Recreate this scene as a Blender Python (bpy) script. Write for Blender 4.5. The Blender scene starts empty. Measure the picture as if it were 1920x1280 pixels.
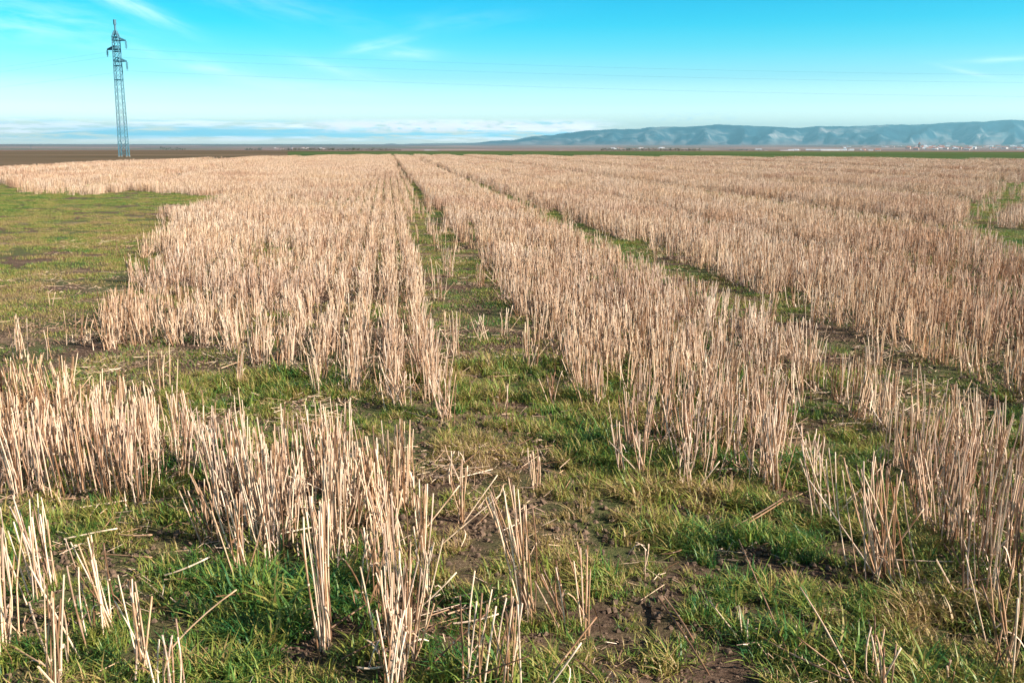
import bpy, bmesh, math, random
import numpy as np
from mathutils import Vector, Matrix, Euler
R = math.radians
random.seed(7); rng = np.random.default_rng(7)
scene = bpy.context.scene

# ------------------------------------------------------------------ camera
H_CAM = 1.2; F = 1900.0; PITCH = math.atan(367.0 / F)
cam_d = bpy.data.cameras.new('camera'); cam = bpy.data.objects.new('camera', cam_d)
scene.collection.objects.link(cam); scene.camera = cam
cam.location = (0, 0, H_CAM); cam.rotation_euler = (R(90) - PITCH, 0, 0)
cam_d.sensor_width = 36; cam_d.lens = 36 * F / 1920; cam_d.clip_start = .05; cam_d.clip_end = 80000
scene.render.resolution_x = 1024; scene.render.resolution_y = 682

# ------------------------------------------------------------------ light
SUN_EL, SUN_AZ = 28.0, 114.0          # azimuth clockwise from the view direction
scene.view_settings.view_transform = 'Standard'; scene.view_settings.look = 'None'
scene.view_settings.exposure = 1.02; scene.view_settings.gamma = 1
sd = bpy.data.lights.new('sun', 'SUN'); sd.energy = 5.0; sd.angle = R(.5); sd.color = (1, .90, .77)
sun = bpy.data.objects.new('sun', sd); scene.collection.objects.link(sun)
sv = Vector((math.cos(R(SUN_EL)) * math.sin(R(SUN_AZ)), math.cos(R(SUN_EL)) * math.cos(R(SUN_AZ)), math.sin(R(SUN_EL))))
sun.rotation_euler = sv.to_track_quat('Z', 'Y').to_euler(); sun.location = sv * 50


class NT:
    """small node-tree helper"""
    def __init__(s, tree): s.t = tree; s.n = tree.nodes; s.l = tree.links
    def add(s, ty, **kw):
        nd = s.n.new(ty)
        for k, v in kw.items(): setattr(nd, k, v)
        return nd
    def put(s, sock, v):
        if isinstance(v, bpy.types.NodeSocket): s.l.new(v, sock)
        elif v is not None: sock.default_value = v
    def m(s, op, a, b=None, c=None, clamp=False):
        nd = s.add('ShaderNodeMath', operation=op, use_clamp=clamp)
        for i, v in enumerate((a, b, c)):
            if v is not None: s.put(nd.inputs[i], v)
        return nd.outputs[0]
    def mix(s, f, a, b, bt='MIX', clamp=False):
        nd = s.add('ShaderNodeMix', data_type='RGBA', blend_type=bt); nd.clamp_result = clamp
        s.put(nd.inputs[0], f); s.put(nd.inputs[6], a); s.put(nd.inputs[7], b)
        return nd.outputs[2]
    def ramp(s, f, stops, interp='LINEAR'):
        nd = s.add('ShaderNodeValToRGB'); cr = nd.color_ramp; cr.interpolation = interp
        while len(cr.elements) < len(stops): cr.elements.new(.5)
        for e, (p, c) in zip(cr.elements, stops):
            e.position = p; e.color = (*c, 1) if len(c) == 3 else c
        s.put(nd.inputs[0], f); return nd.outputs[0]
    def noise(s, vec, scale, detail=3, rough=.5, dist=0):
        nd = s.add('ShaderNodeTexNoise'); s.put(nd.inputs['Vector'], vec)
        nd.inputs['Scale'].default_value = scale; nd.inputs['Detail'].default_value = detail
        nd.inputs['Roughness'].default_value = rough; nd.inputs['Distortion'].default_value = dist
        return nd.outputs[0]
    def step(s, x, a, b):
        nd = s.add('ShaderNodeMapRange', interpolation_type='SMOOTHSTEP')
        s.put(nd.inputs[0], x); nd.inputs[1].default_value = a; nd.inputs[2].default_value = b
        return nd.outputs[0]
    def comb(s, x, y, z=0):
        nd = s.add('ShaderNodeCombineXYZ')
        for i, v in enumerate((x, y, z)): s.put(nd.inputs[i], v)
        return nd.outputs[0]


# ------------------------------------------------------------------ sky
w = bpy.data.worlds.new('World'); scene.world = w; w.use_nodes = True
t = NT(w.node_tree); t.n.clear()
sky = t.add('ShaderNodeTexSky', sky_type='NISHITA'); sky.sun_disc = False
sky.sun_elevation = R(SUN_EL); sky.sun_rotation = R(SUN_AZ); sky.air_density = 1.0; sky.dust_density = .6; sky.ozone_density = 1.5
tc = t.add('ShaderNodeTexCoord'); sep = t.add('ShaderNodeSeparateXYZ'); t.l.new(tc.outputs['Generated'], sep.inputs[0])
X, Y, Z = sep.outputs
el = t.m('MULTIPLY', t.m('ARCSINE', Z), 57.2958)
az = t.m('MULTIPLY', t.m('ARCTAN2', X, Y), 57.2958)
SKY_TINT = [(0.0, (3.1, 3.3, 3.8)), (.10, (2.4, 2.75, 3.2)), (.19, (1.3, 1.75, 2.1)), (.30, (.58, 1.14, 1.4)), (.43, (.19, .97, 1.16)),
            (.53, (.03, .86, 1.07)), (.61, (.0, .78, 1.02)), (.72, (.0, .73, 1.0)), (.80, (.0, .69, .97)), (1.0, (.34, .38, .42))]  # last stop dims the unseen upper sky to cut ambient light
tint = t.ramp(t.m('DIVIDE', el, 12.0, clamp=True), SKY_TINT)
base = t.mix(1.0, sky.outputs[0], tint, 'MULTIPLY')
CLW, CLB = (24.0, 24.0, 26, 1), (4.5, 13.0, 17, 1)
def bump_mask(x, lo, hi, soft):
    return t.m('MULTIPLY', t.step(x, lo, lo + soft), t.m('SUBTRACT', 1, t.step(x, hi - soft, hi)))
# low stratus bank: long horizontal layers between 0.2 and 1.3 degrees
v1 = t.comb(t.m('MULTIPLY', az, .16), t.m('MULTIPLY', el, 3.2), 3)
n1 = t.noise(v1, 1.0, 6, .55, .3)
v1b = t.comb(t.m('MULTIPLY', az, .5), t.m('MULTIPLY', el, 4.5), 11)
n1b = t.noise(v1b, 1.0, 6, .6)
bank = t.m('MULTIPLY', t.m('MULTIPLY', bump_mask(el, .05, 1.5, .5), t.m('SUBTRACT', 1, t.step(az, 3.5, 7.0))), t.step(n1b, .40, .56))
layer = t.m('MULTIPLY', t.step(n1, .44, .60), bank)
bankcol = t.mix(t.step(t.noise(t.comb(t.m('MULTIPLY', az, .10), t.m('MULTIPLY', el, 2.4), 5), 1.0, 3), .42, .58), CLW, CLB)
c = t.mix(t.m('MULTIPLY', bank, .85), base, bankcol)
# dim blue stratus deck left of centre
n5 = t.noise(t.comb(t.m('MULTIPLY', az, .22), t.m('MULTIPLY', el, 3.0), 41), 1.0, 5, .6, .4)
deck = t.m('MULTIPLY', t.m('MULTIPLY', bump_mask(el, .25, 1.15, .35), bump_mask(az, -27, -4, 9)), t.step(n5, .40, .58))
c = t.mix(t.m('MULTIPLY', deck, .95), c, CLB)
# white cumulus heads along the top of the bank and over the ridge
n2 = t.noise(t.comb(t.m('MULTIPLY', az, .9), t.m('MULTIPLY', el, 2.6), 21), 1.0, 7, .62, .2)
top = t.m('MULTIPLY', bump_mask(el, .55, 1.5, .4), bump_mask(az, -12, 6.0, 3.0))
cum = t.m('MULTIPLY', top, t.step(n2, .39, .54))
c = t.mix(t.m('MULTIPLY', cum, .9), c, (21, 19, 20, 1))
n3 = t.noise(t.comb(t.m('MULTIPLY', az, 1.3), t.m('MULTIPLY', el, 5.0), 33), 1.0, 6, .6)
shred = t.m('MULTIPLY', t.m('MULTIPLY', bump_mask(el, 1.15, 1.85, .3), bump_mask(az, 6.5, 13.0, 2.0)), t.step(n3, .47, .60))
c = t.mix(t.m('MULTIPLY', shred, .6), c, (7.5, 10.5, 11.5, 1))
# thin high cirrus: wisps and one soft diagonal streak on the upper left
def streak(az0, el0, slope, length, width, amt, seed):
    dx = t.m('SUBTRACT', az, az0); dy = t.m('SUBTRACT', t.m('SUBTRACT', el, el0), t.m('MULTIPLY', dx, slope))
    g = t.m('ADD', t.m('POWER', t.m('ABSOLUTE', t.m('DIVIDE', dx, length)), 2), t.m('POWER', t.m('ABSOLUTE', t.m('DIVIDE', dy, width)), 2))
    g = t.m('EXPONENT', t.m('MULTIPLY', g, -1))
    nn = t.noise(t.comb(t.m('MULTIPLY', dx, .35), t.m('MULTIPLY', dy, 1.8), seed), 1.0, 5, .6, .4)
    return t.m('MULTIPLY', t.m('MULTIPLY', g, t.step(nn, .2, .8)), amt * .75)
for s in ((-20.3, 7.2, -.42, 2.6, .42, .85, 2), (-25, 6.0, -.1, 5, 1.2, .40, 5), (-7.4, 5.3, .2, 1.6, .25, .5, 8), (-6.0, 4.9, -.05, 1.8, .35, .45, 9),
          (-17, 4.2, -.2, 3.2, .35, .5, 12), (-12, 3.0, -.1, 5, .5, .3, 14), (-9.5, 4.0, -.25, 2.4, .3, .35, 15), (25.5, 4.2, .03, 2.2, .14, .45, 18),
          (23.6, 3.6, -.25, 1.3, .12, .4, 19), (-14, 7.6, -.2, 6, .8, .18, 20), (-3, 6.6, .1, 4, .5, .12, 23)):
    c = t.mix(streak(*s), c, (8.6, 9.6, 9.8, 1))
SKY_STRENGTH = .10
bg = t.add('ShaderNodeBackground'); t.l.new(c, bg.inputs[0]); bg.inputs[1].default_value = SKY_STRENGTH
wo = t.add('ShaderNodeOutputWorld'); t.l.new(bg.outputs[0], wo.inputs[0])

# ------------------------------------------------------------------ helpers
COL = scene.collection
def tag(o, label=None, cat=None, group=None, kind=None):
    if label: o['label'] = label
    if cat: o['category'] = cat
    if group: o['group'] = group
    if kind: o['kind'] = kind
    return o
def mesh_obj(name, verts, faces, mat, parent=None, smooth=False, var=None, link=True):
    me = bpy.data.meshes.new(name); me.from_pydata([tuple(v) for v in verts], [], faces); me.update()
    if mat: me.materials.append(mat)
    if smooth: me.polygons.foreach_set('use_smooth', [True] * len(me.polygons))
    if var is not None:
        a = me.attributes.new('var', 'FLOAT', 'POINT'); a.data.foreach_set('value', np.asarray(var, dtype=np.float32))
    o = bpy.data.objects.new(name, me)
    if link: COL.objects.link(o)
    if parent: o.parent = parent
    return o
def empty(name, loc=(0, 0, 0)):
    o = bpy.data.objects.new(name, None); COL.objects.link(o); o.location = loc; o.empty_display_size = .1; return o
cp, sp_ = math.cos(PITCH), math.sin(PITCH)
def ray(px, py):
    a = (px - 960) / F; b = (640 - py) / F
    return np.array([a, cp + b * sp_, -sp_ + b * cp])
def gpt(px, py, z=0.0):
    d = ray(px, py); k = (z - H_CAM) / d[2]; return np.array([d[0] * k, d[1] * k, z])
def to_px(x, y, z=0.0):
    """numpy: world ground point -> reference pixel"""
    zc = y * cp - (z - H_CAM) * sp_; yc = y * sp_ + (z - H_CAM) * cp
    zc = np.where(zc < .05, .05, zc)
    return 960 + F * x / zc, 640 - F * yc / zc
def in_poly(px, py, poly):
    ins = np.zeros(px.shape, bool); n = len(poly); j = n - 1
    for i in range(n):
        xi, yi = poly[i]; xj, yj = poly[j]
        c_ = ((yi > py) != (yj > py)) & (px < (xj - xi) * (py - yi) / (yj - yi + 1e-9) + xi)
        ins ^= c_; j = i
    return ins
def smooth01(x): x = np.clip(x, 0, 1); return x * x * (3 - 2 * x)
# value noise for layout decisions
_tab = rng.random((256, 256))
def vnoise(x, y):
    xi = np.floor(x).astype(int); yi = np.floor(y).astype(int); fx = smooth01(x - xi); fy = smooth01(y - yi)
    g = lambda a, b: _tab[a % 256, b % 256]
    return (g(xi, yi) * (1 - fx) + g(xi + 1, yi) * fx) * (1 - fy) + (g(xi, yi + 1) * (1 - fx) + g(xi + 1, yi + 1) * fx) * fy
def fbm(x, y, o=4):
    s = 0; a = .5; tot = 0
    for i in range(o): s = s + a * vnoise(x + 17 * i, y + 31 * i); tot += a; a *= .5; x = x * 2.03; y = y * 2.03
    return s / tot

# ------------------------------------------------------------------ materials
def new_mat(name):
    m = bpy.data.materials.new(name); m.use_nodes = True; t = NT(m.node_tree)
    return m, t, t.n['Principled BSDF']
def wpos(t): return t.add('ShaderNodeNewGeometry').outputs['Position']

def straw_mat():
    m, t, b = new_mat('straw'); P = wpos(t)
    at = t.add('ShaderNodeAttribute', attribute_name='var'); oi = t.add('ShaderNodeObjectInfo')
    v = t.m('FRACT', t.m('ADD', at.outputs['Fac'], t.m('MULTIPLY', oi.outputs['Random'], 3.7)))
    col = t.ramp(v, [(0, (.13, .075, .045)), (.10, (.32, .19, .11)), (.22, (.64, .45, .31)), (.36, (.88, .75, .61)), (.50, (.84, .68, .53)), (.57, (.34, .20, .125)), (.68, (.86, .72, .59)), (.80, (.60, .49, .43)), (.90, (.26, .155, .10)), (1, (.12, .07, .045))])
    col = t.mix(1.0, col, (1, .93, .875, 1), 'MULTIPLY')
    big = t.noise(P, .55, 3)
    col = t.mix(t.m('MULTIPLY', t.step(big, .35, .7), .5), col, (1.0, .88, .66, 1), 'MULTIPLY')
    col = t.mix(t.m('MULTIPLY', t.step(t.noise(P, .35, 3), .46, .66), .75), col, (.80, .68, .66, 1), 'MULTIPLY')
    sc = t.add('ShaderNodeMapping'); t.l.new(P, sc.inputs[0]); sc.inputs['Scale'].default_value = (1, 1, .12)
    st = t.noise(sc.outputs[0], 260, 3, .7)
    col = t.mix(t.m('MULTIPLY', t.step(st, .5, .8), .45), col, (.28, .19, .13, 1))
    t.l.new(col, b.inputs['Base Color']); b.inputs['Roughness'].default_value = .4
    b.inputs['Specular IOR Level'].default_value = .35
    return m
def grass_mat():
    m, t, b = new_mat('grass_blades'); P = wpos(t)
    at = t.add('ShaderNodeAttribute', attribute_name='var'); oi = t.add('ShaderNodeObjectInfo')
    v = t.m('ADD', t.m('MULTIPLY', at.outputs['Fac'], .36), t.m('MULTIPLY', oi.outputs['Random'], .18))
    v = t.m('ADD', v, t.m('MULTIPLY', t.noise(P, 1.3, 4, .6), 1.05)); v = t.m('ADD', v, t.m('MULTIPLY', t.noise(P, 7, 3, .6), .5)); v = t.m('SUBTRACT', v, .50)
    for (qx, qy, rad, amt) in ((1040, 960, .62, .22), (900, 830, .5, .2), (1450, 1040, .5, -.06), (300, 1150, .7, -.10), (1100, 850, .3, -.12), (120, 560, 2.2, .16), (100, 430, 5.5, .13)):
        g0 = gpt(qx, qy); vd = t.add('ShaderNodeVectorMath', operation='DISTANCE'); t.l.new(P, vd.inputs[0]); vd.inputs[1].default_value = tuple(g0)
        v = t.m('ADD', v, t.m('MULTIPLY', t.m('SUBTRACT', 1, t.step(vd.outputs['Value'], rad * .3, rad * 1.3)), amt))
    col = t.ramp(v, [(0, (.008, .07, .03)), (.22, (.022, .125, .032)), (.42, (.10, .21, .035)), (.57, (.29, .33, .06)), (.70, (.38, .28, .09)), (.86, (.46, .32, .16)), (1, (.22, .13, .08))])
    t.l.new(col, b.inputs['Base Color']); b.inputs['Roughness'].default_value = .5
    tr = t.add('ShaderNodeBsdfTranslucent'); t.l.new(col, tr.inputs[0])
    mx = t.add('ShaderNodeMixShader'); mx.inputs[0].default_value = .22
    t.l.new(b.outputs[0], mx.inputs[1]); t.l.new(tr.outputs[0], mx.inputs[2])
    t.l.new(mx.outputs[0], t.n['Material Output'].inputs[0]); return m
def soil_mat():
    m, t, b = new_mat('field_soil'); P = wpos(t)
    n1 = t.noise(P, .9, 6, .6); n2 = t.noise(P, 26, 7, .72); n3 = t.noise(P, 110, 5, .75)
    soil = t.ramp(n2, [(.3, (.04, .025, .018)), (.5, (.13, .08, .055)), (.68, (.27, .18, .13))])
    grn = t.ramp(n3, [(.3, (.035, .045, .02)), (.5, (.10, .12, .04)), (.62, (.20, .17, .08))])
    dry = t.ramp(n3, [(.35, (.10, .06, .04)), (.5, (.28, .19, .11)), (.62, (.48, .35, .23))])
    mp = t.add('ShaderNodeMapping'); t.l.new(P, mp.inputs[0]); mp.inputs['Scale'].default_value = (.5, 1, 1)
    n4 = t.noise(mp.outputs[0], 1.4, 5, .65)
    c = t.mix(t.step(n1, .42, .56), soil, grn); c = t.mix(t.step(n4, .53, .66), c, dry)
    t.l.new(c, b.inputs['Base Color']); b.inputs['Roughness'].default_value = .95; b.inputs['Specular IOR Level'].default_value = .15
    bp = t.add('ShaderNodeBump'); bp.inputs['Strength'].default_value = .9; bp.inputs['Distance'].default_value = .03
    t.l.new(t.m('ADD', n2, t.m('MULTIPLY', n3, .4)), bp.inputs['Height']); t.l.new(bp.outputs[0], b.inputs['Normal']); return m
def land_mat(name, stops, scale, sx=1.0, detail=5):
    m, t, b = new_mat(name); P = wpos(t)
    mp = t.add('ShaderNodeMapping'); t.l.new(P, mp.inputs[0]); mp.inputs['Scale'].default_value = (sx, 1, 1)
    c = t.ramp(t.noise(mp.outputs[0], scale, detail, .6), stops)
    t.l.new(c, b.inputs['Base Color']); b.inputs['Roughness'].default_value = 1; b.inputs['Specular IOR Level'].default_value = .05; return m
def plain_mat():
    m, t, b = new_mat('far_farmland'); P = wpos(t)
    vo = t.add('ShaderNodeTexVoronoi'); mp = t.add('ShaderNodeMapping'); t.l.new(P, mp.inputs[0]); mp.inputs['Scale'].default_value = (.0016, .0009, 0)
    mp.inputs['Rotation'].default_value = (0, 0, .4); t.l.new(mp.outputs[0], vo.inputs['Vector']); vo.inputs['Scale'].default_value = 1
    rr = t.add('ShaderNodeSeparateColor'); t.l.new(vo.outputs['Color'], rr.inputs[0])
    c = t.ramp(rr.outputs[0], [(0, (.26, .15, .12)), (.22, (.16, .14, .08)), (.4, (.36, .22, .17)), (.6, (.20, .12, .11)), (.78, (.10, .12, .06)), (.9, (.44, .30, .24))], 'CONSTANT')
    c = t.mix(.35, c, t.ramp(t.noise(P, .004, 6, .65), [(.3, (.08, .08, .05)), (.6, (.30, .20, .16))]))
    t.l.new(c, b.inputs['Base Color']); b.inputs['Roughness'].default_value = 1; b.inputs['Specular IOR Level'].default_value = .05; return m
def rock_mat():
    m, t, b = new_mat('mountain_slope'); P = wpos(t)
    n = t.noise(P, .0013, 8, .66); n2 = t.noise(P, .006, 6, .65)
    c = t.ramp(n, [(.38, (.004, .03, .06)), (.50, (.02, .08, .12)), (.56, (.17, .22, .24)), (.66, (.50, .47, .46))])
    c = t.mix(t.step(n2, .60, .75), c, (.19, .19, .20, 1))
    sx_ = t.add('ShaderNodeSeparateXYZ'); t.l.new(P, sx_.inputs[0])
    lo = t.m('ADD', sx_.outputs[2], t.m('MULTIPLY', t.noise(P, .0011, 5), -150))
    c = t.mix(t.m('SUBTRACT', 1, t.step(lo, -75, 25)), c, (.24, .18, .175, 1))
    t.l.new(c, b.inputs['Base Color']); b.inputs['Roughness'].default_value = 1; b.inputs['Specular IOR Level'].default_value = .05; return m
def flat_mat(name, col, rough=.7, metal=0, var=.15, scale=6):
    m, t, b = new_mat(name); P = wpos(t)
    d = tuple(c_ * (1 - var) for c_ in col); l = tuple(min(1, c_ * (1 + var)) for c_ in col)
    t.l.new(t.ramp(t.noise(P, scale, 4), [(.35, d), (.65, l)]), b.inputs['Base Color'])
    b.inputs['Roughness'].default_value = rough; b.inputs['Metallic'].default_value = metal; return m
M_STRAW, M_GRASS, M_SOIL = straw_mat(), grass_mat(), soil_mat()

# ------------------------------------------------------------------ terrain
def crest(azd):       # where the plateau of the field starts to fall away, metres from the camera
    return np.interp(azd, [-40, -24, -12, -6, 40], [280, 275, 240, 205, 195])
def terrain_z(x, y):
    r = np.hypot(x, y); a = np.degrees(np.arctan2(x, y)); c0 = crest(np.clip(a, -40, 40))
    z = np.interp(r, [0, 1], [0, 0])
    d = np.clip(r - c0, 0, None)
    z = -11.5 * smooth01(d / 1300.0)
    z = z - 1.0 * smooth01((r - 1500) / 1500) + 26 * np.clip((r - 3000) / 11000, 0, 1.3) ** 1.1
    z = z + (fbm(x / 900 + 40, y / 900 + 40, 4) - .5) * 9 * smooth01((r - 900) / 2500)
    return z
def polar_sheet(name, rs, angs, mat, dz=0.0, closed=False):
    V = []; Fc = []; na = len(angs)
    for r in rs:
        for a in angs:
            x, y = r * math.sin(R(a)), r * math.cos(R(a)); V.append((x, y, 0))
    V = np.array(V); V[:, 2] = terrain_z(V[:, 0], V[:, 1]) + dz
    for i in range(len(rs) - 1):
        for j in range(na - 1 if not closed else na):
            k = (j + 1) % na
            Fc.append((i * na + j, i * na + k, (i + 1) * na + k, (i + 1) * na + j))
    return mesh_obj(name, V, Fc, mat, smooth=True)
angs = list(np.arange(-180, -40, 4)) + list(np.arange(-40, 40, .5)) + list(np.arange(40, 180, 4))
rs = [.01, 10, 60, 130, 190] + list(np.arange(200, 500, 20)) + list(np.geomspace(500, 20500, 70))
tag(polar_sheet('ground', rs, angs, plain_mat(), -.03, True), 'hazy mauve and olive farmland plain stretching to the foot of the mountains', 'ground', kind='structure')

# edge of the stubble field, reference pixels of its foot
EDGE = [(-900, 352), (-300, 333), (0, 322), (150, 311), (300, 303.5), (450, 298), (600, 294), (700, 293), (900, 293.6), (1200, 295.5), (1500, 298), (1920, 303), (2300, 307), (3200, 316)]
ex = [e[0] for e in EDGE]; ey = [e[1] for e in EDGE]
def edge_world(px): return gpt(px, float(np.interp(px, ex, ey)))
pxs = list(np.arange(-900, 3201, 50)); edge = [edge_world(p) for p in pxs]
# stubble field soil, gridded so the relief near the camera is real
V = []; Fc = []
NR = 150
for e in edge:
    e = np.array(e)
    a = math.atan2(e[0], e[1]); rmax = math.hypot(e[0], e[1])
    for k in range(NR):
        r = .5 * (rmax / .5) ** (k / (NR - 1)); V.append((r * math.sin(a), r * math.cos(a), 0))
V = np.array(V)
V[:, 2] = (fbm(V[:, 0] * 3, V[:, 1] * 3, 4) - .5) * .035 * (1 - smooth01(np.hypot(V[:, 0], V[:, 1]) / 20)) + .0
for i in range(len(edge) - 1):
    for k in range(NR - 1): Fc.append((i * NR + k, (i + 1) * NR + k, (i + 1) * NR + k + 1, i * NR + k + 1))
tag(mesh_obj('field_soil', V, Fc, M_SOIL, smooth=True), 'brown and mossy soil of the harvested field under the stubble', 'soil', kind='structure')
# neighbouring fields beyond the edge
def strip(name, p0, p1, mat, far, dz, label, cat):
    V = []; Fc = []; P = np.arange(p0, p1 + 1, 20); n = 10
    for p in P:
        e = edge_world(p); a = math.atan2(e[0], e[1]); r0 = math.hypot(e[0], e[1]) - 1.0; r1 = far(p)
        for k in range(n):
            r = r0 + (r1 - r0) * k / (n - 1); V.append((r * math.sin(a), r * math.cos(a), 0))
    V = np.array(V); V[:, 2] = terrain_z(V[:, 0], V[:, 1]) + dz
    for i in range(len(P) - 1):
        for k in range(n - 1): Fc.append((i * n + k, (i + 1) * n + k, (i + 1) * n + k + 1, i * n + k + 1))
    return tag(mesh_obj(name, V, Fc, mat, smooth=True), label, cat, kind='structure')
strip('ploughed_field', -900, 660, land_mat('ploughed_soil', [(.3, (.085, .065, .035)), (.5, (.14, .10, .06)), (.7, (.20, .14, .09))], .05, .2),
      lambda p: float(np.interp(p, [-900, 300, 560, 660], [270, 265, 250, 205])), -.01, 'dark brown ploughed field behind the stubble on the left, around the pylon', 'field')
strip('green_field', 540, 3200, land_mat('young_crop', [(.3, (.045, .07, .022)), (.5, (.07, .11, .03)), (.7, (.13, .15, .05))], .04, .15),
      lambda p: float(np.interp(p, [540, 700, 3200], [215, 225, 215])), -.004, 'dark green crop strip just behind the far edge of the stubble', 'field')

# ------------------------------------------------------------------ mountains
RIDGE = [(650, 272.5), (725, 270.5), (800, 268.5), (900, 266), (960, 262), (1020, 254), (1080, 247), (1150, 243), (1250, 238), (1350, 234), (1400, 235), (1450, 239), (1500, 240),
         (1550, 237), (1650, 235), (1750, 232), (1800, 230), (1880, 225), (1920, 226), (2050, 221), (2200, 226), (2500, 222), (3000, 230), (3600, 240)]
def mountains():
    U = np.arange(600, 3600, 5.0); NV = 60; D0, D1, D2 = 11500., 16000., 19500.
    V = np.zeros((len(U) * NV, 3))
    rx = [r[0] for r in RIDGE]; ry = [r[1] for r in RIDGE]
    for i, u in enumerate(U):
        e = float(np.interp(u, rx, ry)) + (fbm(np.array(u / 26.), np.array(3.), 5) - .5) * 5.0
        d = ray(u, e); k = D1 / math.hypot(d[0], d[1]); top = H_CAM + d[2] * k; a = math.atan2(d[0], d[1])
        for j in range(NV):
            v = j / (NV - 1)
            r = D0 + (D1 - D0) * v / .7 if v < .7 else D1 + (D2 - D1) * (v - .7) / .3
            V[i * NV + j] = (r * math.sin(a), r * math.cos(a), top)
    x, y = V[:, 0], V[:, 1]; r = np.hypot(x, y); base = terrain_z(x, y)
    s = np.where(r < D1, (r - D0) / (D1 - D0), 1 - (r - D1) / (D2 - D1) * .6); s = np.clip(s, 0, 1)
    azm = np.arctan2(x, y)
    spur = 1 - np.abs(2 * fbm(azm * 30, r / 3000., 4) - 1)      # ridged, running down the slope
    spur2 = 1 - np.abs(2 * fbm(azm * 120 + 9, r / 1400. + 3, 3) - 1)
    prof = smooth01(s) ** 1.25
    cut = (1 - spur) * 1.15 * np.sin(np.pi * np.clip(s, 0, 1)) + (1 - spur2) * .25 * np.sin(np.pi * np.clip(s, 0, 1))
    foot = smooth01((fbm(azm * 20 + 5, r / 3000. + 8, 3) - .45) * 4) * np.exp(-((s - .33) / .16) ** 2) * .32
    V[:, 2] = base - 4 + (V[:, 2] - base + 4) * np.clip(prof - cut + foot, 0, 1.0)
    Fc = []
    for i in range(len(U) - 1):
        for j in range(NV - 1): Fc.append((i * NV + j, (i + 1) * NV + j, (i + 1) * NV + j + 1, i * NV + j + 1))
    return mesh_obj('mountains', V, Fc, rock_mat(), smooth=True)
tag(mountains(), 'long blue mountain ridge on the right of the horizon', 'mountains', kind='structure')
def low_hills():
    U = np.arange(-1500, 900, 12.0); V = []; D = 9000.
    for u in U:
        e = 272.6 - 1.6 * float(fbm(np.array(u / 90. + 50), np.array(7.), 4)) * np.interp(u, [-300, 500, 760], [1.3, 1.0, .1])
        d = ray(u, e); k = D / math.hypot(d[0], d[1]); a = math.atan2(d[0], d[1]); top = H_CAM + d[2] * k
        for (rr, f) in ((D - 1600, 0), (D - 900, .45), (D - 350, .85), (D, 1), (D + 500, .8), (D + 1600, 0)):
            x, y = rr * math.sin(a), rr * math.cos(a); b = float(terrain_z(np.array(x), np.array(y))) - 2
            V.append((x, y, b + (top - b) * f))
    n = 6; Fc = [(i * n + j, (i + 1) * n + j, (i + 1) * n + j + 1, i * n + j + 1) for i in range(len(U) - 1) for j in range(n - 1)]
    return mesh_obj('low_hills', V, Fc, plain_mat(), smooth=True)
tag(low_hills(), 'low mauve hills along the horizon on the left', 'hills', kind='structure')

# ------------------------------------------------------------------ straw stalks
def stalk_geom(base, vec, r, sides, segs, bend, var, node=True, hollow=True):
    """one tapering straw tube from base along vec; returns verts, faces, var"""
    base = Vector(base); vec = Vector(vec); L = vec.length; d = vec.normalized()
    a = d.orthogonal().normalized(); b = d.cross(a); V = []; Fc = []; W = []
    ts = [i / segs for i in range(segs + 1)]; rads = [r * (1.08 - .16 * q) for q in ts]
    if node:
        q = random.uniform(.3, .7); i = 1 + sum(1 for s_ in ts[1:] if s_ < q)
        ts[i:i] = [q - .012, q, q + .012]; rads[i:i] = [r, r * 1.38, r * .98]
        zz = sorted(zip(ts, rads)); ts = [z_[0] for z_ in zz]; rads = [z_[1] for z_ in zz]
    for q, rr in zip(ts, rads):
        wv = .01 if (node and rr > r * 1.3) else var + random.gauss(0, .03)
        c_ = base + vec * q + bend * (4 * q * (1 - q))
        for k in range(sides):
            th = 2 * math.pi * k / sides; V.append(c_ + (a * math.cos(th) + b * math.sin(th)) * rr); W.append(wv)
    n = len(ts)
    for i in range(n - 1):
        for k in range(sides):
            k2 = (k + 1) % sides; Fc.append((i * sides + k, i * sides + k2, (i + 1) * sides + k2, (i + 1) * sides + k))
    top = base + vec; s0 = (n - 1) * sides
    if hollow:
        o = len(V)
        for k in range(sides): V.append(top + (V[s0 + k] - top) * .6); W.append(var)
        V.append(top - d * r * 2.2); W.append(var); ce = len(V) - 1
        for k in range(sides):
            k2 = (k + 1) % sides; Fc.append((s0 + k, s0 + k2, o + k2, o + k)); Fc.append((o + k, o + k2, ce))
    else: Fc.append(tuple(s0 + k for k in range(sides)))
    return V, Fc, W
def sheath_geom(base, vec, r, var):
    """dry leaf sheath: a thin curling ribbon leaving the stalk"""
    base = Vector(base); vec = Vector(vec); d = vec.normalized(); th = random.uniform(0, 6.28)
    side = (Vector((math.cos(th), math.sin(th), 0)) - d * .0).normalized(); tang = d.cross(side).normalized()
    q0 = random.uniform(.15, .6); L = random.uniform(.03, .09); V = []; W = []; n = 5; drop = random.uniform(-.6, .9)
    p = base + vec * q0
    for i in range(n):
        f = i / (n - 1); c_ = p + side * (r + L * f * .75) + Vector((0, 0, 1)) * (L * (f * .7 - f * f * (1.2 - drop)))
        wd = .0028 * (1 - f * .85) + .0004
        V += [c_ - tang * wd, c_ + tang * wd]; W += [var, var]
    return V, [(2 * i, 2 * i + 1, 2 * i + 3, 2 * i + 2) for i in range(n - 1)], W
class Acc:
    def __init__(s): s.V = []; s.F = []; s.W = []
    def add(s, g):
        o = len(s.V); s.V += g[0]; s.F += [tuple(i + o for i in f) for f in g[1]]; s.W += g[2]
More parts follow.
